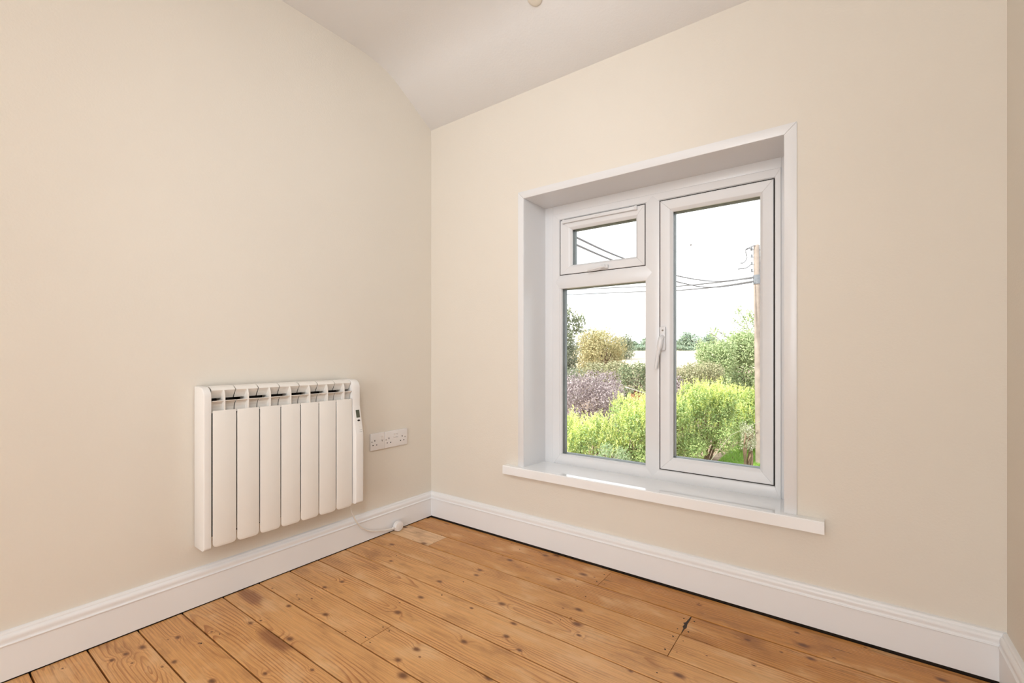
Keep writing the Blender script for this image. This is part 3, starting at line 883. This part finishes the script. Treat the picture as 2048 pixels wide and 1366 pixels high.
# ------------------------------------------------------------------ outdoors: plants
def leaf_mesh(name, P, N, U, L, Wd, mat, parent):
    """one four-cornered leaf per point: P base, U growing direction, N face"""
    n = len(P)
    side_ = np.cross(U, N); side_ /= (np.linalg.norm(side_, axis=1, keepdims=True) + 1e-9)
    V = np.empty((n, 4, 3))
    V[:, 0] = P
    V[:, 1] = P + U * (L * 0.5)[:, None] + side_ * (Wd * 0.5)[:, None] + N * (L * 0.06)[:, None]
    V[:, 2] = P + U * L[:, None]
    V[:, 3] = P + U * (L * 0.5)[:, None] - side_ * (Wd * 0.5)[:, None] + N * (L * 0.06)[:, None]
    F = np.arange(n * 4).reshape(-1, 4)
    F = np.concatenate([F[:, [0, 1, 2]], F[:, [0, 2, 3]]])
    me = bpy.data.meshes.new(name)
    me.from_pydata(V.reshape(-1, 3).tolist(), [], F.tolist())
    me.materials.append(mat)
    o = link(name, me, parent, WORLD[parent.name])
    o['kind'] = 'stuff'
    return o

def unit(v): return v / (np.linalg.norm(v, axis=1, keepdims=True) + 1e-9)

def leaves_in(rg, blobs, n, leaf, asp, depth=0.45, up=0.4):
    """blobs: (centre, radii) in plant coordinates"""
    wts = np.array([b[1][0] * b[1][2] for b in blobs]); wts = wts / wts.sum()
    P = []; N = []
    for (c, r), w in zip(blobs, wts):
        k = max(8, int(n * w))
        d = unit(rg.normal(size=(k, 3)))
        q = 1 - depth * rg.random(k) ** 1.6
        q *= 1 + 0.10 * rg.normal(size=k) * 0.6
        P.append(np.array(c) + d * np.array(r) * q[:, None]); N.append(unit(d / np.array(r)))
    P = np.concatenate(P); N = np.concatenate(N); k = len(P)
    nn = unit(N + rg.normal(size=(k, 3)) * 0.55 + np.array([0, 0, up]))
    u = unit(np.cross(nn, rg.normal(size=(k, 3))) + np.array([0, 0, 0.25]))
    L = leaf * rg.uniform(0.65, 1.3, k)
    return P, nn, u, L, L * asp

def block(rg, radii, count, base_z, frac=0.34):
    """clipped or crowded growth: sub-blobs through a rounded block"""
    out = [((0, 0, base_z), tuple(r * 0.80 for r in radii))]
    for _ in range(count):
        q = rg.uniform(-1, 1, 3); q = np.sign(q) * np.abs(q) ** 0.55
        f = frac * rg.uniform(0.8, 1.2)
        out.append((tuple(q[i] * radii[i] * (1 - f) + (base_z if i == 2 else 0) for i in range(3)), tuple(r * f for r in radii)))
    return out

def cluster(rg, radii, count, base_z, frac=0.36):
    """lumpy crown: sub-blobs spread through a big ellipsoid"""
    out = [((0, 0, base_z), tuple(r * 0.72 for r in radii))]
    for _ in range(count):
        d = rg.normal(size=3); d /= np.linalg.norm(d); q = 0.62 + 0.16 * rg.random()
        f = frac * rg.uniform(0.75, 1.25)
        out.append(((d[0] * radii[0] * q, d[1] * radii[1] * q, base_z + d[2] * radii[2] * q), (radii[0] * f, radii[1] * f, radii[2] * f)))
    return out

def stems(name, parent, base, tops, r0, mat=M_BARK):
    bm = bmesh.new()
    for tp in tops:
        a = Vector(base) + Vector((random.uniform(-.1, .1), random.uniform(-.1, .1), 0)); b_ = Vector(tp)
        m_ = a.lerp(b_, 0.5) + Vector((random.uniform(-.15, .15), random.uniform(-.15, .15), 0.1))
        tube(bm, smooth_path([a, m_, b_], 3), [r0 * (1 - 0.11 * k) for k in range(7)], 6)
    return obj(name, bm, mat, parent)

def bush(name, px, top, bottom, halfw, depth, mat, label, cat, leaf, n, seed, asp=0.5, ny=None, lumps=14, shoots=0, ground=None, group=None, trunk=0.05, dens=0.45, nstem=5, thick=None, boxy=False, root=None):
    """plant whose crown spans top..bottom in height at a depth, standing on the land there"""
    rg = np.random.default_rng(seed)
    zt = at(px, top, depth).z; zb = at(px, bottom, depth).z
    c = at(px, 700, depth); gz = land(depth) if ground is None else ground
    rx = halfw / 915 * depth
    rz = (zt - zb) / 2
    ry = rx * (thick if thick else 0.9)
    if root is None:
        root = tag(empty(name, (c.x, c.y, gz)), label, cat, group)
    sh = Vector((c.x, c.y, gz)) - WORLD[root.name]
    bl = (block if boxy else cluster)(rg, (rx, ry, rz), lumps, (zt + zb) / 2 - gz)
    # crown axes follow the view direction's frame so that width reads across
    ca, sa = RGT
    P, N, U, L, Wd = leaves_in(rg, bl, n, leaf, asp, dens)
    R_ = np.array([[ca, -sa, 0], [sa, ca, 0], [0, 0, 1]])
    P = P @ R_.T + np.array([sh.x, sh.y, 0]); N = N @ R_.T; U = U @ R_.T
    keep = P[:, 2] > 0.02
    o = leaf_mesh('foliage', P[keep], N[keep], U[keep], L[keep], Wd[keep], mat, root)
    zc = (zt + zb) / 2
    tops = []
    for k in range(nstem):
        a = 2 * PI * k / nstem
        v = Vector((ca * math.cos(a) * rx * .45 - sa * math.sin(a) * ry * .45, sa * math.cos(a) * rx * .45 + ca * math.sin(a) * ry * .45, 0))
        tops.append(Vector((c.x, c.y, zc + rz * 0.3)) + v)
    stems('branches' if nstem > 1 else 'trunk', root, (c.x, c.y, gz), tops, trunk)
    if shoots:
        top_pts = P[(P[:, 2] > zc - gz - rz * 0.15)]
        sel = top_pts[rg.integers(0, len(top_pts), shoots)]
        SP = []; SN = []; SU = []
        for s in sel:
            hgt = rg.uniform(0.10, 0.38) * (1.0 if leaf > 0.05 else 0.7)
            lean = rg.normal(0, 0.16, 2)
            for j in range(11):
                t = j / 10
                a = rg.uniform(0, 2 * PI)
                out = np.array([math.cos(a), math.sin(a), rg.uniform(0.5, 1.4)])
                SP.append(s + np.array([lean[0] * t * hgt, lean[1] * t * hgt, t * hgt])); SU.append(out); SN.append(np.array([-math.cos(a), -math.sin(a), 0.9]))
        SP = np.array(SP); SU = unit(np.array(SU)); SN = unit(np.array(SN)); Ls = leaf * rg.uniform(0.6, 1.15, len(SP))
        leaf_mesh('young_shoots', SP, SN, SU, Ls, Ls * asp, M_SHOOT, root)
    return root

hc = at(1300, 900, 14.6)
hedge = tag(empty('hedge', (hc.x, hc.y, GZ)), 'bushy lime green garden hedge across the lower half of the window view', 'hedge')
for px, tp, bt, hw, dp, lf, n_, sd, st in ((1068, 856, 1010, 74, 12.3, 0.075, 9000, 11, 420), (1178, 832, 990, 72, 13.0, 0.078, 12000, 12, 680), (1266, 790, 960, 70, 13.6, 0.080, 14000, 10, 700),
                                       (1340, 784, 935, 62, 14.8, 0.080, 13000, 13, 480), (1414, 766, 912, 58, 15.6, 0.080, 16000, 14, 800), (1500, 772, 900, 62, 17.6, 0.085, 15000, 15, 600)):
    bush('hedge', px, tp, bt, hw, dp, M_LAUREL, None, None, lf, n_, sd, 0.42, shoots=st, boxy=True, nstem=6, trunk=0.04, ground=GZ, root=hedge)
bush('conifer_shrub', 1222, 884, 960, 34, 10.8, M_CONIFER, 'small silvery green conifer in front of the hedge', 'shrub', 0.085, 1700, 16, 0.16, lumps=9)
bush('dry_shrub', 1497, 842, 908, 20, 14.3, M_PALE, 'small pale dry shrub at the edge of the lawn', 'shrub', 0.05, 1500, 17, 0.4, lumps=7)
bush('purple_shrub', 1178, 738, 890, 78, 19.5, M_PURPLE, 'purple leaved shrub behind the hedge on the left', 'shrub', 0.085, 19000, 18, 0.55, lumps=34, boxy=True)
bush('purple_shrub', 1352, 752, 820, 22, 19, M_PURPLE, 'small purple shrub peeping between frame and hedge', 'shrub', 0.085, 2600, 19, 0.55)
bush('garden_shrub', 1268, 712, 830, 42, 23.5, M_DKGREEN, 'dark green shrub between the purple shrub and the field', 'shrub', 0.10, 9000, 20, 0.5, boxy=True)
bush('garden_shrub', 1130, 728, 820, 40, 25, M_GREY, 'grey green shrub behind the purple shrub by the left frame', 'shrub', 0.10, 6000, 21, 0.5, boxy=True)
bush('garden_shrub', 1208, 718, 810, 44, 29, M_OLIVE, 'olive brown shrub in front of the yellowing tree', 'shrub', 0.12, 9000, 22, 0.5, boxy=True)
bush('garden_shrub', 1378, 718, 830, 58, 24, M_OLIVE, 'olive brown shrub below the field in the right pane', 'shrub', 0.10, 13000, 23, 0.5, boxy=True)
bush('garden_tree', 1478, 655, 810, 56, 28.6, M_LIGHT, 'light green garden tree to the left of the pole', 'tree', 0.15, 24000, 24, 0.5, lumps=30, trunk=0.12, boxy=True)
bush('garden_shrub', 1428, 676, 815, 36, 27, M_LIGHT, 'light green shrub sloping down from the garden tree towards the field', 'shrub', 0.13, 12000, 31, 0.5, lumps=22, boxy=True)
bush('garden_tree', 1536, 634, 790, 42, 37.5, M_LIGHT, 'taller light green tree right behind the pole', 'tree', 0.16, 9000, 25, 0.5, lumps=16, trunk=0.12)
bush('yellowing_tree', 1202, 655, 780, 56, 46, M_TAN, 'rounded yellowing tree in the left pane', 'tree', 0.20, 22000, 26, 0.45, lumps=26, trunk=0.2)
bush('garden_tree', 1100, 630, 800, 58, 38, M_GREY, 'grey green tree cut off by the left edge of the glass', 'tree', 0.22, 20000, 27, 0.45, lumps=22, trunk=0.16)
bush('hedgerow_tree', 1240, 661, 735, 26, 90, M_GREY, 'grey tree just behind the yellowing tree', 'tree', 0.42, 3200, 28, 0.5, trunk=0.3)
tg = 'trees along the far edge of the field'
far_lab = ['low dark far tree right of the window handle', 'broad dark green tree clump beyond the field in the right pane', 'small round far tree to the right of the dark clump',
           'pale far trees beyond the field left of the mullion', 'far tree beyond the field hidden mostly by the mullion']
for k, (px, tp, bt, hw, dp) in enumerate([(1352, 680, 708, 20, 214), (1386, 663, 708, 27, 200), (1420, 670, 708, 20, 214), (1264, 682, 708, 22, 214), (1304, 668, 708, 24, 203)]):
    bush('hedgerow_tree', px, tp, bt, hw, dp, M_FAR, far_lab[k], 'tree', 0.75, 3600, 40 + k, 0.6, lumps=12, group=tg, trunk=0.4, dens=0.35)
# low growth at the far field edge
for k, (px, lb) in enumerate(((1272, 'low far hedgerow bush seen just left of the mullion'), (1360, 'low far hedgerow bush under the dark clump of trees'), (1416, 'low far hedgerow bush next to the light green garden tree'))):
    bush('hedgerow_bush', px, 690, 708, 26, 184, M_FAR, lb, 'bush', 0.6, 1600, 60 + k, 0.6, lumps=8, group='hedgerow along the field', trunk=0.2, dens=0.35)

# wispy sprigs rising above the two garden trees
def sprig(parent, pts, mat, leaf, n, seed):
    rg = np.random.default_rng(seed); base = WORLD[parent.name]
    bm = bmesh.new(); tube(bm, smooth_path(pts, 4), 0.018, 5); obj('twig', bm, M_BARK, parent)
    path = smooth_path(pts, 8); P = []; U = []
    for _ in range(n):
        p = path[int(rg.integers(len(path) // 5, len(path)))]
        P.append(np.array(p - base) + rg.normal(0, leaf * 0.8, 3)); U.append(rg.normal(size=3) + np.array([0, 0, 0.5]))
    P = np.array(P); U = unit(np.array(U)); N = unit(rg.normal(size=(n, 3))); L = leaf * rg.uniform(0.7, 1.3, n)
    leaf_mesh('sprig_leaves', P, N, U, L, L * 0.5, mat, parent)
trees = {o['label']: o for o in COL.objects if o.parent is None and 'label' in o}
tl = trees['light green garden tree to the left of the pole']; tr_ = trees['taller light green tree right behind the pole']; tgz = trees['grey green tree cut off by the left edge of the glass']
for k, (a, b_, c) in enumerate([((1505, 680), (1490, 640), (1476, 619)), ((1508, 690), (1492, 658), (1466, 642)), ((1512, 670), (1505, 640), (1500, 626)), ((1475, 690), (1445, 668), (1434, 661)), ((1450, 690), (1430, 672), (1419, 666))]):
    dd = 36.5 if k < 3 else 28.6; sprig(tr_ if k < 3 else tl, [at(*a, dd), at(*b_, dd), at(*c, dd)], M_LIGHT, 0.21, 120 if k < 3 else 30, 80 + k)
for k, (a, b_, c) in enumerate([((1120, 690), (1132, 650), (1140, 627)), ((1120, 700), (1148, 665), (1166, 650)), ((1118, 690), (1146, 650), (1156, 638)), ((1116, 670), (1128, 640), (1132, 622))]):
    dd = 35; sprig(tgz, [at(*a, dd), at(*b_, dd), at(*c, dd)], M_GREY, 0.30, 130, 90 + k)

# garden shed half buried in the shrubs
sc = at(1268, 782, 21.6); gz = GZ
shed = tag(empty('garden_shed', (sc.x, sc.y, gz)), 'small shed with a pale roof peeping out above the hedge', 'shed')
def shed_box(name, w0, w1, d0, d1, z0, z1, mat, tilt=0.0):
    bm = bmesh.new()
    for a, b_, c in ((0, 0, 0), (1, 0, 0), (1, 1, 0), (0, 1, 0), (0, 0, 1), (1, 0, 1), (1, 1, 1), (0, 1, 1)):
        w = w1 if a else w0; d_ = d1 if b_ else d0; z = (z1 if c else z0) - (tilt * (w - w0))
        bm.verts.new((sc.x + RGT[0] * w + FWD[0] * d_, sc.y + RGT[1] * w + FWD[1] * d_, z))
    bm.verts.ensure_lookup_table()
    for f in ((0, 1, 2, 3), (4, 5, 6, 7), (0, 1, 5, 4), (1, 2, 6, 5), (2, 3, 7, 6), (3, 0, 4, 7)): bm.faces.new([bm.verts[i] for i in f])
    obj(name, bm, mat, shed)
zr = at(1258, 776, 21.6).z
for k in range(6):
    shed_box('wall_board', 0.0 + 0.09 * k, 0.085 + 0.09 * k, 0, 0.03, gz, zr - 0.12 - 0.03 * k, M_SHEDWALL)
shed_box('shed_side', 0.0, 0.54, 0.03, 0.6, gz, zr - 0.30, M_SHEDWALL)
for k in range(4):
    shed_box('roof_sheet', -0.25 + 0.24 * k, -0.02 + 0.24 * k, -0.08, 0.7, zr - 0.02 - 0.075 * k, zr + 0.02 - 0.075 * k, M_SHEDROOF, 0.30)

# leaning garden cane by the dry shrub
ca_ = tag(empty('garden_cane', (*at(1470, 900, 14.0).xy, GZ)), 'pale garden cane slanting across the dry shrub', 'cane')
bm = bmesh.new(); b0 = at(1440, 884, 14.0); tube(bm, [Vector((b0.x - 0.6 * RGT[0], b0.y - 0.6 * RGT[1], GZ)), at(1462, 870, 14.0), at(1521, 842, 14.0)], 0.008, 6); obj('cane_rod', bm, M_PALE, ca_)

# ------------------------------------------------------------------ telegraph pole and wires
DP = 15.2
pt = at(1512.5, 490, DP); pb = at(1518.5, 884, DP); pb.z = GZ
pole = tag(empty('telegraph_pole', pb), 'weathered wooden telegraph pole seen through the right pane', 'pole')
bm = bmesh.new(); tube(bm, [pb, pb.lerp(pt, 0.35), pb.lerp(pt, 0.7), pt], [0.112, 0.104, 0.094, 0.084], 14); obj('pole_shaft', bm, M_POLE, pole, True)
bm = bmesh.new(); q = pb.lerp(pt, 0.842); ax = (pt - pb).normalized(); tube(bm, [q - ax * 0.15, q + ax * 0.15], 0.112, 14); obj('collar_band', bm, M_INSUL, pole)
for k in range(4):
    for s in (-1, 1):
        z_ = pt - ax * (0.16 + 0.24 * k)
        e = z_ + Vector((RGT[0], RGT[1], 0)) * (0.16 * s)
        bm = bmesh.new(); tube(bm, [z_, e], 0.011, 6); tube(bm, [e + Vector((0, 0, -.02)), e + Vector((0, 0, .085))], [0.036, 0.024], 8); obj('insulator', bm, M_INSUL, pole)
bm = bmesh.new(); tube(bm, [pb.lerp(pt, .05) + Vector((RGT[0], RGT[1], 0)) * .120, pt + Vector((RGT[0], RGT[1], 0)) * .092], 0.022, 6); obj('cable_conduit', bm, M_INSUL, pole)
loops = [[(1505, 500), (1497, 496), (1491, 501), (1494, 515), (1488, 525), (1481, 526)], [(1503, 528), (1492, 536), (1476, 538)], [(1512, 491), (1503, 493), (1493, 500)]]
for k, lp in enumerate(loops):
    bm = bmesh.new(); tube(bm, smooth_path([at(*p, DP - 0.05) for p in lp], 4), 0.016, 5); obj('drop_wire', bm, M_WIRE, pole)

def wire(pts, r, label, group=None):
    P = smooth_path([at(*p) for p in pts], 6); r = r * 1.75
    bm = bmesh.new(); tube(bm, P, r, 6)
    tag(obj('overhead_wire', bm, M_WIRE), label, 'wire', group)
wire([(1060, 428, 5.0), (1147, 472, 6.6), (1245, 516, 9.0), (1352, 551, 12.0), (1430, 562.5, 14.2), (1504.5, 557, 15.1)], 0.0085, 'upper of the two sagging wires from the house to the pole')
wire([(1060, 445, 5.0), (1147, 487, 6.6), (1245, 528, 9.0), (1352, 563, 12.0), (1425, 575, 14.2), (1504.5, 565, 15.1)], 0.0085, 'lower of the two sagging wires from the house to the pole')
wire([(1060, 584, 46), (1128, 580, 42), (1290, 573, 32), (1352, 572.5, 28), (1430, 565, 20), (1504.5, 555, 15.2)], 0.020, 'upper of the two distant wires running left from the pole')
wire([(1060, 592, 46), (1128, 589.5, 42), (1290, 583, 32), (1352, 581, 28), (1430, 574, 20), (1504.5, 563, 15.2)], 0.020, 'lower of the two distant wires running left from the pole')
